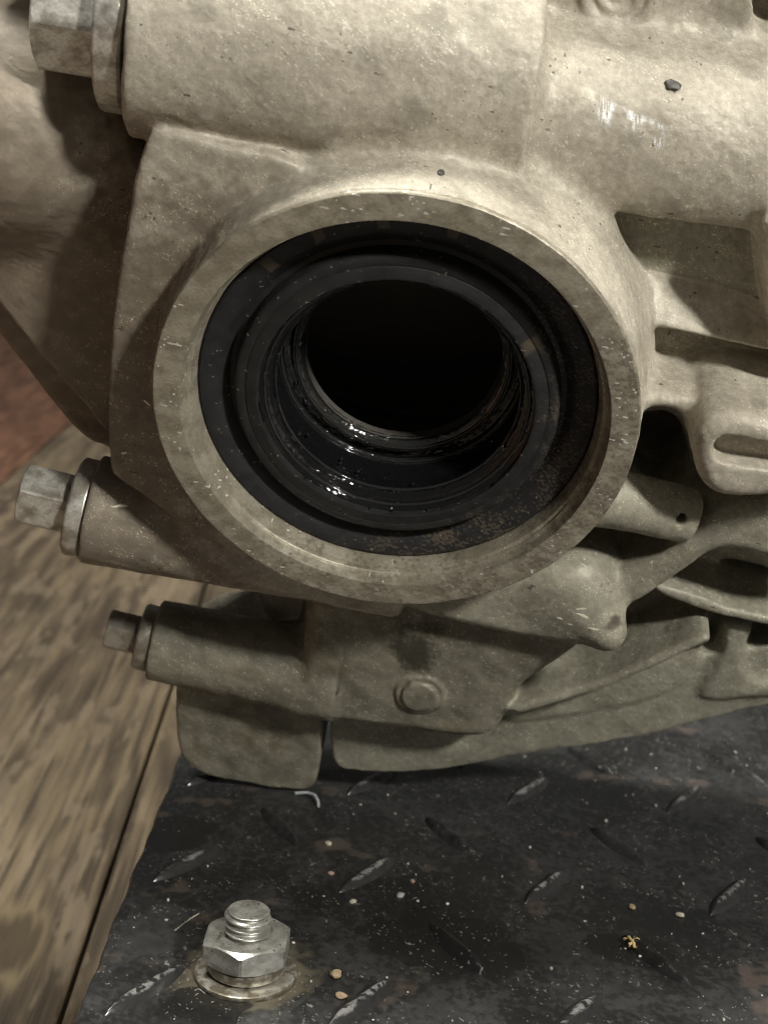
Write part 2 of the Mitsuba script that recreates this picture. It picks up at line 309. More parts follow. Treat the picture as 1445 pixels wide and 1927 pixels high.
def machined_colour(p, n, uv):
    x, y, z = local(p)
    m = fbm(x / 3.5, y / 3.5, z / 3.5, 4)
    r = dr.sqrt(x * x + z * z)
    c = mix((0.215, 0.188, 0.140), (0.33, 0.298, 0.235), smoothstep(0.25, 0.75, m)) * (0.75 + 0.3 * noise(x * 1.9, y * 1.9, z * 1.9) + 0.2 * noise(x * 4, y * 4, z * 4))
    grime = smoothstep(0.46, 0.70, fbm(x / 0.9 + 4, y / 0.9, z / 0.9, 3) * 0.55 + fbm(x / 6, y / 6 + 9, z / 6, 3) * 0.45) * smoothstep(-10, 24, x - z * 0.8 + (m - 0.5) * 40)
    c = mix(c, (0.10, 0.08, 0.056), grime * 0.6)
    nick = smoothstep(0.8, 0.9, noise(x * 1.4 + 3, y * 1.4, z * 1.4)) * smoothstep(0.5, 0.62, fbm(x / 6, y / 6, z / 6 + 11, 2))
    return mix(c, (0.72, 0.70, 0.66), nick * 0.8)


def lathe_bump(p, n, uv):
    x, y, z = local(p)
    r = dr.sqrt(x * x + z * z)
    return 0.55 * noise(r * 3.2, y * 3.2, 0.02 * dr.atan2(z, x)) + 0.5 * fbm(x, y, z, 3) + smoothstep(0.76, 0.84, noise(x * 0.9, y * 0.9, z * 0.9)) * 0.5


bumped('machined_aluminium', {'type': 'principled', 'base_color': proc(machined_colour), 'roughness': 0.5, 'metallic': 0.4}, lathe_bump, 0.00008)
bumped('glint_tread', {'type': 'principled', 'base_color': proc(tread_colour), 'roughness': 0.24, 'specular': 0.6}, plate_bump, 0.00009)
# ---------------------------------------------------------------- building helpers
def add(key, mesh, bsdf, smooth=35, world=False, normals=None):
    """One entry. The mesh is in millimetres, in the casting's axes unless world is True."""
    v = np.array(mesh.vertices, float)
    m = trimesh.Trimesh(v * MM if world else to_world(v), np.array(mesh.faces), process=False)
    if normals is not None:
        path = meshkit.write_ply(m, normals=normals @ HROT.T)
        scene[key] = {'type': 'ply', 'filename': path, 'face_normals': False, 'bsdf': {'type': 'ref', 'id': bsdf}}
    else:
        scene[key] = mikit.ply(m, bsdf, smooth)
    return key


def numbered(key):
    if key not in scene and not any(k.startswith(key + '__') for k in scene):
        return key
    i = 1
    while f'{key}_{i:03d}' in scene or any(k.startswith(f'{key}_{i:03d}__') for k in scene):
        i += 1
    return f'{key}_{i:03d}'


def lathe(profile, n=256, wobble=None):
    """(r, y) points turned round the y axis; wobble(angle, index) may move them."""
    pr = np.array(profile, float)
    a = np.linspace(0, 2 * np.pi, n, endpoint=False)
    r, y = np.repeat(pr[None, :, 0], n, 0), np.repeat(pr[None, :, 1], n, 0)
    if wobble is not None:
        dr_, dy_ = wobble(*np.broadcast_arrays(a[:, None], np.arange(len(pr))[None, :]))
        r, y = r + dr_, y + dy_
    v = np.stack([r * np.cos(a)[:, None], y, r * np.sin(a)[:, None]], -1).reshape(-1, 3)
    m = len(pr)
    i, j = np.meshgrid(np.arange(n), np.arange(m - 1), indexing='ij')
    p00, p01 = i * m + j, i * m + j + 1
    p10, p11 = ((i + 1) % n) * m + j, ((i + 1) % n) * m + j + 1
    f = np.concatenate([np.stack([p00, p10, p11], -1).reshape(-1, 3), np.stack([p00, p11, p01], -1).reshape(-1, 3)])
    return trimesh.Trimesh(v, f, process=False)


def along(mesh, a, b, roll=0.0):
    """A mesh built along +y from the origin, laid from point a towards point b."""
    d = np.asarray(b, float) - a
    d /= np.linalg.norm(d)
    u = np.cross(d, [0, 0, 1.0]) if abs(d[2]) < 0.9 else np.array([1.0, 0, 0])
    u /= np.linalg.norm(u)
    w = np.cross(u, d)
    c, s = math.cos(roll), math.sin(roll)
    M = np.stack([c * u + s * w, d, -s * u + c * w], 1)
    return trimesh.Trimesh(np.array(mesh.vertices) @ M.T + a, mesh.faces, process=False)


def hex_prism(r, y0, y1, chamfer, angle0, both=False):
    """A hexagon of circumradius r about the y axis, its end at y1 turned down to a round chamfer."""
    prof, n = [], 96
    a = np.linspace(0, 2 * np.pi, n, endpoint=False)
    hexr = r * math.cos(math.pi / 6) / np.cos((a - angle0 + math.pi / 6) % (math.pi / 3) - math.pi / 6 + 0)
    hexr = r * math.cos(math.pi / 6) / np.cos(((a - angle0) % (math.pi / 3)) - math.pi / 6)
    hexr = np.minimum(hexr, r * 0.985)
    rin = r * math.cos(math.pi / 6)
    s = 1 if y1 > y0 else -1
    drop = np.maximum(hexr - rin * 0.97, 0) * math.tan(math.radians(28))
    rows = [(np.full(n, rin * 0.95), np.full(n, y0)), (hexr - 0.15, y0 + s * drop), (hexr, y0 + s * (drop + 0.12))] if both else [(hexr, np.full(n, y0))]
    rows.append((hexr, y1 - s * (drop + 0.12)))
    rows.append((hexr - 0.15, y1 - s * drop))
    rows.append((np.full(n, rin * 0.95), np.full(n, y1)))
    rows.append((np.full(n, 0.01), np.full(n, y1)))
    v = np.concatenate([np.stack([rr * np.cos(a), yy, rr * np.sin(a)], 1) for rr, yy in rows])
    f = []
    for k in range(len(rows) - 1):
        i = np.arange(n); j = (i + 1) % n
        f += [np.stack([k * n + i, k * n + j, (k + 1) * n + j], 1), np.stack([k * n + i, (k + 1) * n + j, (k + 1) * n + i], 1)]
    m = trimesh.Trimesh(v, np.concatenate(f), process=False)
    return m


# ---------------------------------------------------------------- the casting: one smooth solid of blended walls, tubes, ribs and bosses
def poly_table(pts, chaikin=2):
    """A smoothed outline's signed distance on a half-millimetre grid."""
    q = np.array(pts, float)
    for _ in range(chaikin):
        nx = np.roll(q, -1, 0)
        q = np.stack([0.78 * q + 0.22 * nx, 0.22 * q + 0.78 * nx], 1).reshape(-1, 2)
    return q


GX, GZ, GS = np.arange(-112, 128, 0.6), np.arange(-172, 112, 0.6), 0.6


def poly_grid(q):
    X, Z = np.meshgrid(GX, GZ, indexing='ij')
    d2, inside = np.full(X.shape, 1e9, np.float32), np.zeros(X.shape, bool)
    for (ax, az), (bx, bz) in zip(q, np.roll(q, -1, 0)):
        ex, ez = bx - ax, bz - az
        t = np.clip(((X - ax) * ex + (Z - az) * ez) / (ex * ex + ez * ez + 1e-9), 0, 1)
        d2 = np.minimum(d2, (X - ax - t * ex) ** 2 + (Z - az - t * ez) ** 2)
        cross = ((az > Z) != (bz > Z)) & (X < (bx - ax) * (Z - az) / (bz - az + 1e-12) + ax)
        inside ^= cross
    return np.where(inside, -1, 1).astype(np.float32) * np.sqrt(d2)


def lookup(g, X, Z):
    from scipy.ndimage import map_coordinates
    return map_coordinates(g, [(X - GX[0]) / GS, (Z - GZ[0]) / GS], order=1, mode='nearest')


PRIMS = []      # (part, function, blend radius, cut?, box)


def prism(part, name, back, rnd=2.0, blend=3.0, draft=0.06, cut=False, chaikin=2, front=None, bow=None):
    y0, pts = POLY[name]
    y0 = y0 if front is None else front
    q = poly_table(pts, chaikin)
    g = poly_grid(q)

    def f(X, Y, Z):
        yf = y0 if bow is None else y0 + bow(X, Z)
        a = lookup(g, X, Z) - (-1 if cut else 1) * draft * (Y - yf)
        b = np.maximum(yf - Y, Y - back)
        u, w = a + rnd, b + rnd
        return np.minimum(np.maximum(u, w), 0) + np.sqrt(np.maximum(u, 0) ** 2 + np.maximum(w, 0) ** 2) - rnd
    lo, hi = q.min(0), q.max(0)
    pad = 0.1 * abs(back - y0) + 1
    PRIMS.append((part, f, blend, cut, (lo[0] - pad, y0 - 3, lo[1] - pad, hi[0] + pad, back + 1, hi[1] + pad)))


def rod(part, a, b, ra, rb=None, blend=3.0, cut=False, flat=None):
    """A round rod from a to b with a radius at each end; flat: cut square at its a end with this rounding."""
    a, b, rb = np.array(a, float), np.array(b, float), ra if rb is None else rb
    d = b - a
    ln = np.linalg.norm(d)
    d = d / ln

    def f(X, Y, Z):
        px, py, pz = X - a[0], Y - a[1], Z - a[2]
        t = px * d[0] + py * d[1] + pz * d[2]
        s = np.clip(t, 0, ln)
        rad = ra + (rb - ra) * s / ln
        if flat is None:
            return np.sqrt((px - s * d[0]) ** 2 + (py - s * d[1]) ** 2 + (pz - s * d[2]) ** 2) - rad
        u = np.sqrt(np.maximum(px * px + py * py + pz * pz - t * t, 0)) - rad + flat
        w = np.maximum(-t, t - ln) + flat
        return np.minimum(np.maximum(u, w), 0) + np.sqrt(np.maximum(u, 0) ** 2 + np.maximum(w, 0) ** 2) - flat
    m = max(ra, rb)
    lo, hi = np.minimum(a, b) - m - 1, np.maximum(a, b) + m + 1
    PRIMS.append((part, f, blend, cut, (*lo, *hi)))


def ball(part, c, radii, blend=4.0, cut=False):
    c, radii = np.array(c, float), np.broadcast_to(np.array(radii, float), 3)

    def f(X, Y, Z):
        u = [(A - c[k]) / radii[k] for k, A in enumerate((X, Y, Z))]
        k0 = np.sqrt(u[0] ** 2 + u[1] ** 2 + u[2] ** 2) + 1e-6
        k1 = np.sqrt(sum((u[k] / radii[k]) ** 2 for k in range(3))) + 1e-6
        return k0 * (k0 - 1) / k1
    PRIMS.append((part, f, blend, cut, (*(c - radii - 1), *(c + radii + 1))))


def ring(part, c, R, r, blend=0.8):
    c = np.array(c, float)

    def f(X, Y, Z):
        return np.sqrt((np.sqrt((X - c[0]) ** 2 + (Z - c[2]) ** 2) - R) ** 2 + (Y - c[1]) ** 2) - r
    PRIMS.append((part, f, blend, False, (c[0] - R - r - 1, c[1] - r - 1, c[2] - R - r - 1, c[0] + R + r + 1, c[1] + r + 1, c[2] + R + r + 1)))


def cone(part, r0, slope, y0, y1, blend, rnd=0.6, cut=False):
    """A drafted round boss about the bore's axis, its radius r0 at y0 growing inwards."""
    def f(X, Y, Z):
        rr = np.sqrt(X * X + Z * Z)
        u, w = (rr - r0 - slope * (Y - y0)) / math.sqrt(1 + slope * slope) + rnd, np.maximum(y0 - Y, Y - y1) + rnd
        return np.minimum(np.maximum(u, w), 0) + np.sqrt(np.maximum(u, 0) ** 2 + np.maximum(w, 0) ** 2) - rnd
    R = r0 + abs(slope) * (y1 - y0) + 1
    PRIMS.append((part, f, blend, cut, (-R, y0 - 1, -R, R, y1 + 1, R)))


prism('rear_wall', 'core', 78, 3, 4)
prism('side_flange', 'wedge', 60, 1.5, 3, 0.02)
ball('rear_dome', PT['bulk'], (44, 24, 22), 6)
ball('rear_dome', PT['bulk2'], (40, 34, 29), 10)
rod('rear_dome', PT['hump0'], PT['hump1'], 12, 11, 8)
rod('upper_tube', PT['tubeL0'], PT['tubeL1'], 22.8, 22.8, 2, flat=1.2)
prism('upper_wall', 'wall', 60, 3, 4, 0.03)
rod('upper_tube', PT['tubeR0'], PT['tubeR1'], 21, 21, 7)
cone('bearing_boss', 53.9, 0.17, 1.0, 60, 5)
prism('pocket_wall', 'pocket', 37, 0.8, 0.8, 0, cut=True, front=8)
prism('pocket_wall', 'base', 60, 0.6, 0.8, 0)
prism('pocket_rib', 'rwall', 60, 3, 3, 0.03)
prism('pocket_wall', 'base2', 60, 1, 4, 0)
for nm in ('void3', 'void4', 'void6', 'void8'):
    prism('pocket_wall', nm, 74, 2.5, 1.2, 0.02, cut=True, front=POLY[nm][0] - 20)
prism('face_plate', 'plate', 60, 1.4, 1.6, 0.03)
prism('lower_body', 'belly', 60, 5, 6, 0.1)
prism('cover_flange', 'flange', 70, 1.2, 2.5, 0.02)
prism('foot_block', 'block', 64, 1.2, 1.5, 0.02)
rod('side_boss', PT['bossA0'], PT['bossA1'], 14.3, 10.0, 6, flat=1.0)
rod('lower_boss', PT['bossB0'], PT['bossB1'], 11.6, 12.5, 4, flat=0.8)
cone('bearing_boss', 53.9, 0.10, 1.0, 20, 2)
SHELF = np.array(POLY['shelf'][1][1:5])
prism('shelf_rib', 'shelf', 60, 1.5, 2.5, 0.02, bow=lambda X, Z: 11.5 * np.clip((np.interp(X, SHELF[:, 0], SHELF[:, 1]) - 3 - Z) / 13, 0, 1))
RIB = np.array(POLY['rib1'][1][3:7])
prism('rib', 'rib1', 60, 0.8, 1.5, 0.0, bow=lambda X, Z: 11 * np.clip((Z - np.interp(X, RIB[:, 0], RIB[:, 1]) - 0.6) / 13.5, 0, 1))
prism('rib_001', 'lugrib', 60, 2.2, 2.5, 0.08)
prism('lug', 'lug', 60, 3.8, 2, 0.05)
rod('small_boss', PT['boss4a'], PT['boss4b'], 7.8, 6.8, 2, flat=1.5)
prism('chin', 'chin', 50, 4, 4, 0.2)
rod('knuckle', PT['cone0'], PT['cone1'], 12.5, 4.5, 7)
prism('rib_002', 'rib5', 60, 3, 2.5, 0.08)
prism('rib_003', 'rib4', 60, 1.4, 2, 0.06)
prism('rib_004', 'ribV', 60, 2, 3, 0.1)
ring('round_emblem', PT['emblem'], 7.5, 1.4)
ring('round_emblem', PT['emblem'], 4.4, 1.0)
ring('button', (PT['button'][0], 20.8, PT['button'][2]), 6.3, 0.9, 0.5)
rod('button', (PT['button'][0], 18.9, PT['button'][2]), (PT['button'][0], 30, PT['button'][2]), 5.2, 5.2, 0.6, flat=0.7)
for nm, bk, rn in (('slot', 10.5, 1.0), ('notch', 70, 2)):
    prism('pocket_wall', nm, bk, rn, 1.2, 0.02, cut=True, front=POLY[nm][0] - 12)
rod('hole', (PT['hole4'][0], 5, PT['hole4'][2]), (PT['hole4'][0], 20, PT['hole4'][2]), 1.3, 1.3, 0.4, cut=True, flat=0.2)
ball('dimple', PT['dimple'], (3.4, 2.6, 4.4), 1.5, cut=True)
rod('crease', PT['crease0'], PT['crease1'], 2.6, 0.8, 2, cut=True)
rod('seam', PT['seam0'], PT['seam1'], 0.9, 0.35, 0.5, cut=True)
rod('bore_cut', (0, -10, 0), (0, 76, 0), 49.0, 49.0, 0.3, cut=True, flat=0.3)


def build_casting(h=0.7, block=20):
    lo, hi = np.array([-118.0, -4, -166]), np.array([122.0, 80, 106])
    n = (np.ceil((hi - lo) / (h * block)).astype(int)) * block + 1
    axes = [(lo[k] + h * np.arange(n[k])).astype(np.float32) for k in range(3)]

    def field(X, Y, Z, box, tag=False):
        d, parts, best = np.full(X.shape, 50, np.float32), np.full(X.shape, -1, np.int16), np.full(X.shape, 1e9, np.float32)
        for i, (part, f, k, cut, b) in enumerate(PRIMS):
            m = k + 3
            if any(box[a] > b[a + 3] + m or box[a + 3] < b[a] - m for a in range(3)):
                continue
            e = f(X, Y, Z).astype(np.float32)
            if cut:
                hgt = np.maximum(k - np.abs(d + e), 0) / k
                d = np.maximum(d, -e) + hgt * hgt * k * 0.25
                if tag:
                    best = np.maximum(best, -e)
            else:
                hgt = np.maximum(k - np.abs(d - e), 0) / k
                d = np.minimum(d, e) - hgt * hgt * k * 0.25
                if tag:
                    take = e < best
                    parts, best = np.where(take, i, parts), np.where(take, e, best)
        return (d, parts) if tag else d

    cs = h * 5                                  # coarse pass: which blocks hold surface
    ca = [np.arange(lo[k], lo[k] + h * (n[k] - 1) + cs / 2, cs).astype(np.float32) for k in range(3)]
    C = np.empty([len(a) for a in ca], np.float32)
    for i0 in range(0, len(ca[0]), 16):
        for k0 in range(0, len(ca[2]), 16):
            xs, zs = ca[0][i0:i0 + 16], ca[2][k0:k0 + 16]
            X, Y, Z = np.meshgrid(xs, ca[1], zs, indexing='ij')
            C[i0:i0 + 16, :, k0:k0 + 16] = field(X, Y, Z, (xs[0], ca[1][0], zs[0], xs[-1], ca[1][-1], zs[-1]))
    V = np.repeat(np.repeat(np.repeat(C, 5, 0), 5, 1), 5, 2)[:n[0], :n[1], :n[2]].copy()
    per = block // 5
    for bi in range((n[0] - 1) // block):
        for bj in range((n[1] - 1) // block):
            for bk in range((n[2] - 1) // block):
                c = C[bi * per:(bi + 1) * per + 1, bj * per:(bj + 1) * per + 1, bk * per:(bk + 1) * per + 1]
                if c.min() > cs * 1.8 or c.max() < -cs * 1.8:
                    continue
                s = [slice(q * block, (q + 1) * block + 1) for q in (bi, bj, bk)]
                xs, ys, zs = axes[0][s[0]], axes[1][s[1]], axes[2][s[2]]
                X, Y, Z = np.meshgrid(xs, ys, zs, indexing='ij')
                d = field(X, Y, Z, (xs[0], ys[0], zs[0], xs[-1], ys[-1], zs[-1]))
                near = np.abs(d) < 3
                if near.any():                  # the sand-cast skin is never quite true
                    P = np.stack([X[near], Y[near], Z[near]], -1)
                    d[near] += (meshkit.fbm(P / 9.0, 3, 3) - 0.5) * 0.9 + (meshkit.noise(P / 1.6, 11) - 0.5) * 0.16
                V[tuple(s)] = d
    for a in range(3):                          # close the solid where it leaves the region built
        for q in (0, -1):
            ix = [slice(None)] * 3
            ix[a] = q
            V[tuple(ix)] = np.maximum(V[tuple(ix)], 0.5)
    # surface nets
    S = V < 0
    cells = [m - 1 for m in n]
    cnt = np.zeros(cells, np.int8)
    corner = [(i, j, k) for i in (0, 1) for j in (0, 1) for k in (0, 1)]
    sub = lambda A, i, j, k: A[i:i + cells[0], j:j + cells[1], k:k + cells[2]]
    for c in corner:
        cnt += sub(S, *c)
    cid = np.argwhere((cnt > 0) & (cnt < 8))
    index = np.full(cells, -1, np.int32)
    index[cid[:, 0], cid[:, 1], cid[:, 2]] = np.arange(len(cid))
    val = {c: V[cid[:, 0] + c[0], cid[:, 1] + c[1], cid[:, 2] + c[2]] for c in corner}
    acc, num = np.zeros((len(cid), 3)), np.zeros(len(cid))
    for c in corner:
        for a in range(3):
            if c[a] == 0:
                e = tuple(1 if q == a else c[q] for q in range(3))
                va, vb = val[c], val[e]
                hit = (va < 0) != (vb < 0)
                t = np.where(hit, va / np.where(hit, va - vb, 1), 0)
                pt = np.repeat(np.array(c, float)[None], len(cid), 0)
                pt[:, a] = t
                acc += pt * hit[:, None]
                num += hit
    v = lo + h * (cid + acc / num[:, None])
    faces = []
    for a in range(3):
        b, c = (a + 1) % 3, (a + 2) % 3
        sl0, sl1 = [slice(None)] * 3, [slice(None)] * 3
        sl0[a], sl1[a] = slice(0, -1), slice(1, None)
        A, B = S[tuple(sl0)], S[tuple(sl1)]
        e = np.argwhere(A != B)
        ok = (e[:, b] > 0) & (e[:, c] > 0) & (e[:, b] < cells[b]) & (e[:, c] < cells[c])
        e = e[ok]
        flip = ~A[e[:, 0], e[:, 1], e[:, 2]]
        quad = []
        for (db, dc) in ((0, 0), (-1, 0), (-1, -1), (0, -1)):
            q = e.copy()
            q[:, b] += db
            q[:, c] += dc
            quad.append(index[q[:, 0], q[:, 1], q[:, 2]])
        quad = np.stack(quad, 1)
        quad[flip] = quad[flip][:, ::-1]
        faces.append(quad)
    q = np.concatenate(faces)
    q = q[:, ::-1] if False else q
    f = np.concatenate([q[:, [0, 1, 2]], q[:, [0, 2, 3]]])
    # normals from the field
    from scipy.ndimage import map_coordinates
    g = np.zeros_like(v)
    base = ((v - lo) / h).T
    for a in range(3):
        o = np.zeros((3, 1))
        o[a] = 0.8
        g[:, a] = map_coordinates(V, base + o, order=1, mode='nearest') - map_coordinates(V, base - o, order=1, mode='nearest')
    g /= np.linalg.norm(g, axis=1, keepdims=True) + 1e-9
    fn = np.cross(v[f[:, 1]] - v[f[:, 0]], v[f[:, 2]] - v[f[:, 0]])
    if (fn * g[f[:, 0]]).sum() < 0:
        f = f[:, ::-1]
    # which primitive each triangle belongs to
    cen = v[f].mean(1).astype(np.float32)
    owner = np.full(len(f), -1, np.int16)
    key = np.floor((cen - lo) / 20).astype(int)
    code = key[:, 0] * 10000 + key[:, 1] * 100 + key[:, 2]
    order = np.argsort(code, kind='stable')
    for grp in np.split(order, np.flatnonzero(np.diff(code[order])) + 1):
        P = cen[grp]
        a, b = P.min(0), P.max(0)
        owner[grp] = field(P[:, 0], P[:, 1], P[:, 2], (*a, *b), True)[1]
    names = np.array([p[0] for p in PRIMS])
    out = {}
    for nm in dict.fromkeys(names):
        ids = np.flatnonzero(names == nm)
        sel = np.isin(owner, ids)
        if sel.sum() < 20:
            continue
        used, inv = np.unique(f[sel].ravel(), return_inverse=True)
        out[nm] = (trimesh.Trimesh(v[used], inv.reshape(-1, 3), process=False), g[used])
    return out


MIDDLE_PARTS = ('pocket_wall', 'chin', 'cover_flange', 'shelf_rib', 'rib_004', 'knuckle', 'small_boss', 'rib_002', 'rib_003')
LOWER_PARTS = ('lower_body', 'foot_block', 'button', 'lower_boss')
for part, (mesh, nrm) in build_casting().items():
    add(f'gear_housing__{part}', mesh, 'shaded_oxide_aluminium' if part in LOWER_PARTS else 'darker_aluminium' if part in MIDDLE_PARTS else 'cast_aluminium', normals=nrm)
labels['gear_housing'] = {'label': 'dirty cast aluminium gear housing with a large open round bore, lying on black tread plate', 'category': 'gear housing'}
labels['gear_housing__lug'] = {'label': 'pale lug with an oblong slot at the right edge'}
labels['gear_housing__round_emblem'] = {'label': 'round raised casting mark at the top edge'}
labels['gear_housing__small_boss'] = {'label': 'short round boss with a small drilled hole right of the bore'}
labels['gear_housing__button'] = {'label': 'round raised button below the bore'}
labels['gear_housing__side_flange'] = {'label': 'brown grimy flange at the far left of the housing'}

# the machined face and bore of the bearing boss
def rim_wobble(a, i):
    edge = (i < 5)
    w = np.where(edge, 0.16 * (meshkit.noise(np.stack([np.cos(a) * 14, np.sin(a) * 14, a * 0 + i * 0.0], -1) + 5) - 0.5) + 0.10 * (meshkit.noise(np.stack([np.cos(a) * 60, np.sin(a) * 60, a * 0], -1) + 5) - 0.5), 0)
    return w, np.zeros_like(w)


rim = [(53.2, 14), (54.1, 6), (54.2, 1.0), (54.1, 0.35), (53.7, 0.0), (51, -0.05), (48.2, 0.0), (47.85, 0.12), (47.25, 2.5), (46.9, 3.2), (46.7, 3.4), (47.0, 3.7), (47.0, 4.3), (46.5, 4.6), (46.2, 4.7), (45.4, 8.3), (45.35, 14)]
add('gear_housing__bore_rim', lathe(rim, 420, rim_wobble), 'machined_aluminium', 40)
labels['gear_housing__bore_rim'] = {'label': 'machined flat ring face round the bore with chamfered inner edge'}


def seal_wobble(a, i):
    s = lambda k, seed: meshkit.noise(np.stack([np.cos(a) * k, np.sin(a) * k, a * 0 + 0.37 * i], -1) + seed) - 0.5
    tear = np.where((i >= 16) & (i <= 17), np.where(meshkit.noise(np.stack([np.cos(a) * 19, np.sin(a) * 19, a * 0], -1) + 3) > 0.74, 0.6, 0.0), 0)
    return 0.07 * s(40, 2) + tear, 0.10 * s(9, 9) + 0.06 * s(60, 4)


seal = [(45.25, 12), (45.2, 8.3), (44.7, 7.9), (43.8, 8.0), (41.4, 8.6), (39.8, 9.9), (38.4, 11.0), (37.3, 10.6), (36.9, 7.7), (36.4, 6.95), (35.6, 6.7), (34.6, 6.7), (34.3, 6.9), (34.0, 6.6), (31.9, 6.0), (31.3, 6.3), (31.1, 8.4), (30.3, 8.7)]
add('gear_housing__oil_seal', lathe(seal, 360, seal_wobble), 'seal_rubber', 40)
labels['gear_housing__oil_seal'] = {'label': 'black rubber oil seal ring pressed into the bore, grit on its right side'}
lip = [(31.3, 7.6), (30.9, 7.9), (30.2, 8.6), (29.9, 9.2), (30.2, 10.0), (29.8, 10.4), (29.5, 10.3), (28.9, 10.8), (28.3, 11.4), (28.0, 12.0), (27.8, 13.0), (28.1, 13.5), (29.0, 14.0), (29.6, 15.0), (30.2, 17.0), (30.6, 20)]
add('gear_housing__oil_seal__lip', lathe(lip, 300, lambda a, i: (0.14 * (meshkit.noise(np.stack([np.cos(a) * 22, np.sin(a) * 22, a * 0 + i], -1)) - 0.5), 0.1 * (meshkit.noise(np.stack([np.cos(a) * 40, np.sin(a) * 40, a * 0 + i], -1)) - 0.5))), 'oily_black', 50)
labels['gear_housing__oil_seal__lip'] = {'label': 'wet shiny inner lip of the seal'}
sleeve = [(30.8, 18), (30.4, 20), (29.8, 22.4), (29.3, 23.4), (29.1, 24.6)]
add('gear_housing__bearing_seat', lathe(sleeve + [(28.5, 25.6), (28.2, 26.6), (26.2, 27.2), (26.0, 26.4), (25.6, 26.0)], 240), 'oily_black', 40)
add('gear_housing__bearing_seat__shoulder', lathe([(29.1, 24.2), (29.0, 24.6), (28.4, 25.2), (28.2, 25.6)], 240), 'oily_steel', 40)
add('gear_housing__bearing_seat__inner_ring', lathe([(26.3, 26.6), (26.1, 25.5), (25.7, 25.3), (24.6, 25.8), (23.8, 26.4), (23.3, 27.2), (23.2, 28.0)], 240, lambda a, i: (0.1 * (meshkit.noise(np.stack([np.cos(a) * 30, np.sin(a) * 30, a * 0 + i], -1)) - 0.5), 0.12 * (meshkit.noise(np.stack([np.cos(a) * 50, np.sin(a) * 50, a * 0 + i], -1)) - 0.5))), 'oily_steel', 40)
add('gear_housing__bearing_seat__deep_bore', lathe([(23.25, 27), (23.2, 30), (24.5, 31), (46, 31.5), (47, 33), (47, 74), (45, 75), (0.01, 75)], 160), 'oily_iron', 40)
scene['oil_film'] = {'type': 'twosided', 'inner': {'type': 'principled', 'base_color': {'type': 'rgb', 'value': [0.02, 0.02, 0.02]}, 'roughness': 0.09, 'specular': 0.6, 'metallic': 0.25}}


def bead(key, r, y, rad, seed):
    a = np.linspace(-0.5, 4.2, 9)
    f = lambda t, i: (0.10 * (meshkit.noise(np.stack([np.cos(t) * 9, np.sin(t) * 9, t * 0 + seed], -1)) - 0.5) + 0.05 * (meshkit.noise(np.stack([np.cos(t) * 45, np.sin(t) * 45, t * 0 + seed], -1)) - 0.5), 0.12 * (meshkit.noise(np.stack([np.cos(t) * 14, np.sin(t) * 14, t * 0 + seed + 7.0], -1)) - 0.5))
    add(key, lathe([(r + rad * math.cos(q), y - rad * math.sin(q)) for q in a], 360, f), 'oil_film', True)


bead('gear_housing__bearing_seat__oiled_edge', 28.65, 24.9, 0.40, 1)
bead('gear_housing__bearing_seat__oiled_edge_001', 25.2, 25.7, 0.55, 2)
bead('gear_housing__oil_seal__wet_edge', 30.15, 9.0, 0.42, 3)
bead('gear_housing__oil_seal__wet_edge_001', 28.2, 12.3, 0.45, 4)
dv, df, dn = [], [], 0
half = trimesh.creation.icosphere(subdivisions=2, radius=1.0)
for k in range(240):
    r0, y0, spread = ((30.0, 9.2, 0.5), (28.6, 25.0, 0.4), (25.2, 25.9, 0.7), (29.2, 16.0, 4.0), (28.3, 12.0, 0.8))[k % 5]
    a = math.radians(RNG.normal(-112, 34))
    if not -205 < math.degrees(a) < -30:
        continue
    rad = 0.14 + 0.34 * RNG.random() ** 2.5
    yy = y0 + RNG.normal(0, spread * 0.5)
    c0 = np.array([r0 * math.cos(a), yy, r0 * math.sin(a)])
    dv.append(np.array(half.vertices) * rad * np.array([1.0, 1.3, 1.0]) * RNG.uniform(0.75, 1.3, 3) + c0); df.append(np.array(half.faces) + dn); dn += len(half.vertices)
add('gear_housing__oil_drops', trimesh.Trimesh(np.concatenate(dv), np.concatenate(df), process=False), 'oil_film', True)
labels['gear_housing__oil_drops'] = {'label': 'shiny oil drops clinging to the lower lips inside the bore', 'kind': 'stuff'}
labels['gear_housing__bearing_seat'] = {'label': 'oily black stepped bearing seat deep in the bore'}


# ---------------------------------------------------------------- threaded plugs with round collars in the bosses' ends
def plug(a, b, collar_r, collar_t, hex_r, hex_l, phi, neck, label=None):
    key = numbered('gear_housing__plug')
    a, b = np.array(PT[a]), np.array(PT[b])
    ct, e = collar_t, 0.7
    col = lathe([(0.01, -0.4), (collar_r - e, -0.4), (collar_r - 0.2, 0.1), (collar_r, 0.6), (collar_r, ct - 0.9), (collar_r - 0.3, ct - 0.3), (collar_r - 0.9, ct), (neck + 1.2, ct + 0.5), (neck, ct + 1.2), (neck, ct + 2), (0.01, ct + 2)], 128,
                lambda t, i: (0.12 * (meshkit.noise(np.stack([np.cos(t) * 6, np.sin(t) * 6, t * 0 + i * 0.3], -1)) - 0.5), np.zeros(t.shape)))
    add(key + '__collar', along(col, a, b), 'plug_steel', 40)
    add(key + '__hex_head', along(hex_prism(hex_r, ct + 0.6, ct + hex_l, 1, phi), a, b), 'plug_steel', 22)
    if label:
        labels[key] = {'label': label}


def plug_colour(p, n, uv):
    x, y, z = local(p)
    m = fbm(x / 3.2, y / 3.2, z / 3.2, 4)
    c = mix((0.32, 0.29, 0.245), (0.54, 0.52, 0.47), smoothstep(0.32, 0.6, m)) * (0.8 + 0.4 * noise(x * 2, y * 2, z * 2))
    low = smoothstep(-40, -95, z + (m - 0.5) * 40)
    return mix(c, mi.Color3f(0.13, 0.11, 0.075) * (0.6 + 0.8 * m), low * 0.6)


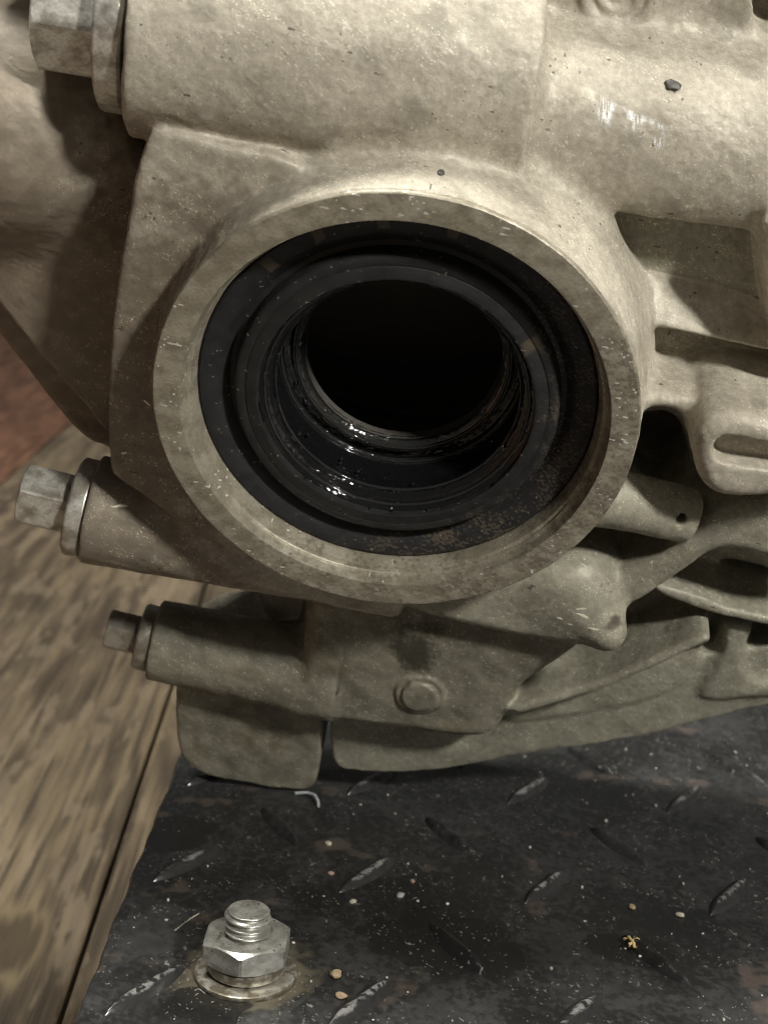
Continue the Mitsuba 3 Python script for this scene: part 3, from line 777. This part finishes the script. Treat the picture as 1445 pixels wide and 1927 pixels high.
bumped('plug_steel', {'type': 'principled', 'base_color': proc(plug_colour), 'roughness': 0.36, 'metallic': 0.6}, cast_bump, 0.00008)


# ---------------------------------------------------------------- floor
floor_z, plank_w, gap = -70.0, 195.0, 1.6
fl = trimesh.creation.box((3200, 4200, 10))
fl.apply_translation((-300, 1500, floor_z - 27))
add('floor', fl, 'dark_gap', False, True)
labels['floor'] = {'label': 'wooden plank floor far below the plate', 'kind': 'structure'}


def plank(w, l, t):
    pts = [(-w / 2, -t), (-w / 2, -1.2), (-w / 2 + 0.4, -0.5), (-w / 2 + 1.3, 0), (w / 2 - 1.3, 0), (w / 2 - 0.4, -0.5), (w / 2, -1.2), (w / 2, -t)]
    v = np.array([(x, y, z) for y in (0, l) for x, z in pts])
    n = len(pts)
    f = []
    for i in range(n):
        j = (i + 1) % n
        f += [(i, j, n + j), (i, n + j, n + i)]
    for i in range(1, n - 1):
        f += [(0, i + 1, i), (n, n + i, n + i + 1)]
    return trimesh.Trimesh(v, f, process=False)


for k in range(-9, 6):
    m = plank(plank_w - gap, 4000, 20)
    v = np.array(m.vertices) + (-96 + plank_w * (k + 0.5), -500, floor_z)
    v[:, 0] -= 0.045 * (v[:, 1] - 520)
    m = trimesh.Trimesh(v, m.faces, process=False)
    add(numbered('floor__plank'), m, 'red_wood' if k <= -2 else 'tan_wood', False, True)

# ---------------------------------------------------------------- tread plate
PX0, PX1, PY0, PY1, PT_ = -61.0, 260.0, 60.0, 760.0, 5.0


def plate_mesh():
    nx, ny = 160, 350
    xs, ys = np.linspace(PX0, PX1, nx), np.linspace(PY0, PY1, ny)
    X, Y = np.meshgrid(xs, ys, indexing='ij')
    P = np.stack([X, Y, X * 0], -1)
    Xe = X.copy()
    Xe[0] += (meshkit.fbm(P[0] / 14.0, 3) - 0.5) * 2.2
    Z = (meshkit.fbm(P / 30.0, 3, 5) - 0.5) * 0.7
    rows = [np.stack([Xe[0] + dx, Y[0] + 0, Z[0] + dz], -1) for dx, dz in ((-1.2, -70), (-1.3, -3), (-1.1, -1.4), (-0.5, -0.4))]
    v = np.concatenate([np.stack(rows), np.stack([Xe, Y, Z], -1)], 0)
    m, n = v.shape[:2]
    i, j = np.meshgrid(np.arange(m - 1), np.arange(n - 1), indexing='ij')
    a, b, c, d = i * n + j, (i + 1) * n + j, (i + 1) * n + j + 1, i * n + j + 1
    f = np.concatenate([np.stack([a, b, c], -1).reshape(-1, 3), np.stack([a, c, d], -1).reshape(-1, 3)])
    return trimesh.Trimesh(v.reshape(-1, 3), f, process=False)


add('tread_plate', plate_mesh(), 'black_plate', 50, True)
labels['tread_plate'] = {'label': 'black oily steel tread plate, dusty and gritty, under the gear housing', 'category': 'tread plate'}


def tread_mesh(length, width, height, seed):
    ns, nw = 36, 15
    s, w = np.linspace(-1, 1, ns), np.linspace(-1, 1, nw)
    S, Wd = np.meshgrid(s, w, indexing='ij')
    half = width / 2 * np.maximum(1 - S * S, 0) ** 0.8 + 0.02
    x, y = S * length / 2, Wd * half
    prof = np.maximum(1 - np.abs(Wd) ** 1.7, 0)
    z = height * prof * np.maximum(1 - S ** 4, 0) ** 0.7
    P = np.stack([x, y, z * 0 + seed], -1)
    z = z * (0.85 + 0.3 * meshkit.noise(P / 4.0, seed)) + 0.1 * (meshkit.noise(P / 1.0, seed) - 0.5) - 0.35
    i, j = np.meshgrid(np.arange(ns - 1), np.arange(nw - 1), indexing='ij')
    a, b, c, d = i * nw + j, (i + 1) * nw + j, (i + 1) * nw + j + 1, i * nw + j + 1
    f = np.concatenate([np.stack([a, b, c], -1).reshape(-1, 3), np.stack([a, c, d], -1).reshape(-1, 3)])
    return np.stack([x, y, z], -1).reshape(-1, 3), f


def add_tread(x, y, ang, seed, bs):
    v, f = tread_mesh(27, 6.2, 2.6, seed)
    c, s = math.cos(ang), math.sin(ang)
    w = np.stack([c * v[:, 0] - s * v[:, 1] + x, s * v[:, 0] + c * v[:, 1] + y, v[:, 2]], 1)
    add(numbered('tread_plate__tread'), trimesh.Trimesh(w, f, process=False), bs, True, True)


seed = 0
for iy in range(-2, 4):
    for ix in range(-1, 4):
        seed += 1
        for dx, dy, ang in ((0, 0, 55), (23.0, -36, -60)):
            x, y = 1.5 + 49.6 * ix + dx, 354 + 63 * iy + dy
            if x > PX0 + 8 and 200 < y < 480 and math.hypot(x + 26.2, y - 301) > 16:
                add_tread(x, y, math.radians(ang), seed, 'glint_tread' if ang > 0 else 'black_plate')

# ---------------------------------------------------------------- bolt through the plate
BX, BY = -26.2, 300.8
def upright(mesh, z=0.0, x=BX, y=BY):
    v = np.array(mesh.vertices)
    return trimesh.Trimesh(np.stack([v[:, 0] + x, -v[:, 2] + y, v[:, 1] + z], 1), mesh.faces, process=False)


labels['hex_bolt'] = {'label': 'zinc plated threaded bolt with hex nut and two washers standing on the black tread plate', 'category': 'bolt'}
add('hex_bolt__flat_washer', upright(lathe([(6.4, 0), (6.4, 1.5), (11.6, 1.55), (12.1, 1.2), (12.2, 0.7), (12.0, 0.2), (11.8, -0.4)], 96)), 'dirty_steel', 40, True)
sp = lathe([(6.3, 1.6), (6.3, 4.6), (8.6, 4.65), (9.1, 4.3), (9.2, 3.1), (9.1, 2.0), (8.6, 1.6)], 96)
v = np.array(sp.vertices); ang = np.arctan2(v[:, 2], v[:, 0]); v[:, 1] += 0.35 * (ang / np.pi); sp = trimesh.Trimesh(v, sp.faces, process=False)
add('hex_bolt__spring_washer', upright(sp), 'dirty_steel', 40, True)
nut = hex_prism(11.1, 4.9, 10.9, 1, math.radians(90 + 2), True)
add('hex_bolt__nut', upright(nut), 'zinc_steel', 20, True)


def thread(z0, z1, r, pitch, n=96, per=10):
    turns = (z1 - z0) / pitch
    m = int(turns * per)
    a = np.linspace(0, 2 * np.pi, n, endpoint=False)
    zz = np.linspace(z0, z1, m)
    A, Z = np.meshgrid(a, zz, indexing='ij')
    ph = (Z / pitch - A / (2 * np.pi)) % 1
    tri = np.abs(ph - 0.5) * 2
    R = r - 0.95 * np.clip(tri * 1.25 - 0.1, 0, 1)
    R = np.where(Z > z1 - 0.9, np.minimum(R, r - 0.9 + (z1 - Z)), R)
    v = np.stack([R * np.cos(A), Z, R * np.sin(A)], -1).reshape(-1, 3)
    v = np.vstack([v, [[0, z1 - 0.05, 0]]])
    i, j = np.meshgrid(np.arange(n), np.arange(m - 1), indexing='ij')
    p, q = i * m + j, ((i + 1) % n) * m + j
    f = [np.stack([p, q, q + 1], -1).reshape(-1, 3), np.stack([p, q + 1, p + 1], -1).reshape(-1, 3)]
    i = np.arange(n)
    f.append(np.stack([i * m + m - 1, ((i + 1) % n) * m + m - 1, np.full(n, n * m)], 1))
    return trimesh.Trimesh(v, np.concatenate(f), process=False)


add('hex_bolt__threaded_shank', upright(thread(3, 17.0, 5.5, 1.75)), 'zinc_steel', 40, True)

plug('h1a', 'h1b', 18.5, 5.6, 12.7, 14.5, 0.9, 9.5)
plug('h2a', 'h2b', 12.9, 4.6, 8.6, 13.2, 0.3, 6.2)
plug('h3a', 'h3b', 9.6, 4.4, 6.2, 9.2, 0.2, 4.4)


# ---------------------------------------------------------------- crumbs, chips and grit lying about
def crumb(size, seed, flat=0.5):
    m = trimesh.creation.icosphere(subdivisions=2, radius=1.0)
    v = np.array(m.vertices)
    v *= 1 + 0.55 * (meshkit.noise(v * 1.6 + seed * 7.3, seed) - 0.5)[:, None]
    return trimesh.Trimesh(v * (np.array([1, 0.72, flat]) * size), m.faces, process=False)


def flat_bsdf(name, rgb, rough=0.7):
    scene[name] = {'type': 'principled', 'base_color': {'type': 'rgb', 'value': rgb}, 'roughness': rough}


flat_bsdf('tan_crumb', [0.25, 0.185, 0.115]); flat_bsdf('pale_crumb', [0.38, 0.34, 0.27]); flat_bsdf('pink_crumb', [0.28, 0.18, 0.145])
flat_bsdf('grey_crumb', [0.22, 0.21, 0.20]); flat_bsdf('dark_chip', [0.045, 0.04, 0.032], 0.5); flat_bsdf('straw', [0.52, 0.38, 0.18]); flat_bsdf('wire_grey', [0.42, 0.44, 0.47], 0.35)


def place(name, mesh, x, y, z, bsdf, label, cat, turn=0.0, group=None):
    c, s = math.cos(turn), math.sin(turn)
    v = np.array(mesh.vertices)
    v = np.stack([c * v[:, 0] - s * v[:, 1] + x, s * v[:, 0] + c * v[:, 1] + y, v[:, 2] + z], 1)
    k = add(numbered(name), trimesh.Trimesh(v, mesh.faces, process=False), bsdf, 40, True)
    labels[k] = {'label': label, 'category': cat}
    if group:
        labels[k]['group'] = group


for x, y, r, bs, lab, seed in (
        (-4.9, 302.5, 1.7, 'tan_crumb', 'largest tan crumb on the tread plate, just right of the bolt', 1),
        (-3.3, 293.7, 1.35, 'tan_crumb', 'flat tan crumb on the tread plate, nearest the lower edge right of the bolt', 2),
        (10.4, 343.3, 1.35, 'grey_crumb', 'grey crumb on the tread plate below the two housing lugs, left of centre', 3),
        (13.7, 351.8, 0.9, 'pink_crumb', 'small pinkish crumb beside the grey crumb on the plate', 4),
        (-8.5, 353.6, 0.9, 'pink_crumb', 'small pinkish crumb behind the bolt on the plate', 5),
        (72.4, 344.5, 1.25, 'tan_crumb', 'orange brown crumb behind the straw scrap on the plate', 6),
        (84.6, 341.7, 1.2, 'pale_crumb', 'pale round crumb farthest right on the plate', 7),
        (-2.1, 338.4, 1.0, 'pale_crumb', 'whitish crumb on the plate behind the bolt, to its right', 8),
        (-10.2, 371.4, 1.1, 'pale_crumb', 'whitish crumb on the plate close under the foot of the housing', 9)):
    place('crumb', crumb(r, seed), x, y, 0.35 * r, bs, lab, 'crumb', seed * 1.3)


def strand(pts, r, sides=7):
    P = np.array(pts, float)
    t = np.gradient(P, axis=0)
    t /= np.linalg.norm(t, axis=1, keepdims=True)
    u = np.cross(t, [0.1, 0.2, 1.0]); u /= np.linalg.norm(u, axis=1, keepdims=True)
    w = np.cross(t, u)
    a = np.linspace(0, 2 * np.pi, sides, endpoint=False)
    v = (P[:, None] + r * (np.cos(a)[None, :, None] * u[:, None] + np.sin(a)[None, :, None] * w[:, None])).reshape(-1, 3)
    i, j = np.meshgrid(np.arange(len(P) - 1), np.arange(sides), indexing='ij')
    p, q = i * sides + j, i * sides + (j + 1) % sides
    f = np.concatenate([np.stack([p, q, q + sides], -1).reshape(-1, 3), np.stack([p, q + sides, p + sides], -1).reshape(-1, 3)])
    return trimesh.Trimesh(v, f, process=False)


def on_casting(name, p, nrm, r, flat, bsdf, label, turn, seed):
    n = np.array(nrm)
    u = np.cross([0, 0, 1.0], n); u /= np.linalg.norm(u)
    w = np.cross(n, u)
    c, s = math.cos(turn), math.sin(turn)
    m = crumb(r, seed, flat)
    v = np.array(m.vertices) @ np.stack([c * u + s * w, -s * u + c * w, n]) + np.array(p) + n * r * flat * 0.5
    k = add(numbered(name), trimesh.Trimesh(v, m.faces, process=False), bsdf, 40, True)
    labels[k] = {'label': label, 'category': 'dirt chip'}


on_casting('dirt_chip', (54.22, 303.95, 207.39), (0.015, -0.887, 0.462), 1.75, 0.3, 'dark_chip', 'dark dirt chip stuck on the upper tube of the housing, near the white scuff', -0.2, 12)
on_casting('dirt_chip', (7.46, 293.0, 186.9), (0.117, -0.589, 0.8), 1.0, 0.25, 'dark_chip', 'small dark dirt chip stuck just above the ring face of the bore', 1.4, 15)
bits = []
for k in range(6):
    a = RNG.uniform(0, 6.28); p = np.array([RNG.uniform(-1, 1), RNG.uniform(-2, 2), 0.5 + 0.25 * k])
    d = np.array([0.35 * math.cos(a), math.sin(a), 0.12]) * RNG.uniform(1.8, 3.2)
    bits.append(strand([p - d, p + [0.2, 0, 0.25], p + d], 0.38))
place('straw_scrap', trimesh.util.concatenate(bits), 69.3, 324.5, 0.2, 'straw', 'frayed golden straw scrap lying on the tread plate at right', 'straw scrap')
place('fibre', strand([(-2.4, -4.6, 0), (-0.6, -1.2, 0.25), (1.2, 2.2, 0.2), (2.4, 4.6, 0)], 0.16), -43.5, 323, 0.25, 'pale_crumb', 'thin pale fibre on the plate left of the bolt', 'fibre')
place('wire_scrap', strand([(-5, 9.5, 0.3), (-1.5, 8.6, 1.2), (1.0, 6.2, 1.6), (2.2, 3.0, 1.2), (2.6, 0, 0.3)], 0.42), -17.0, 394.5, 0.2, 'wire_grey', 'short curved grey wire sticking out under the foot of the housing', 'wire')
grit, gv, gf, at = [], [], [], 0
oct_ = trimesh.creation.icosphere(subdivisions=0, radius=1.0)
for k in range(420):
    x, y = RNG.uniform(-58, 130), RNG.uniform(262, 470)
    if meshkit.fbm(np.array([x / 22.0, y / 22.0, 0.3]), 3, 21) < 0.51 or math.hypot(x + 26.2, y - 301) < 12:
        continue
    r = 0.14 + 0.34 * RNG.random() ** 3
    gv.append(np.array(oct_.vertices) * RNG.uniform(0.6, 1.3, 3) * r + (x, y, 0.35 + 0.3 * r)); gf.append(np.array(oct_.faces) + at); at += len(oct_.vertices)
add('grit', trimesh.Trimesh(np.concatenate(gv), np.concatenate(gf), process=False), 'grit_stone', False, True)
labels['grit'] = {'label': 'fine pale grit scattered over the tread plate', 'category': 'grit', 'kind': 'stuff'}
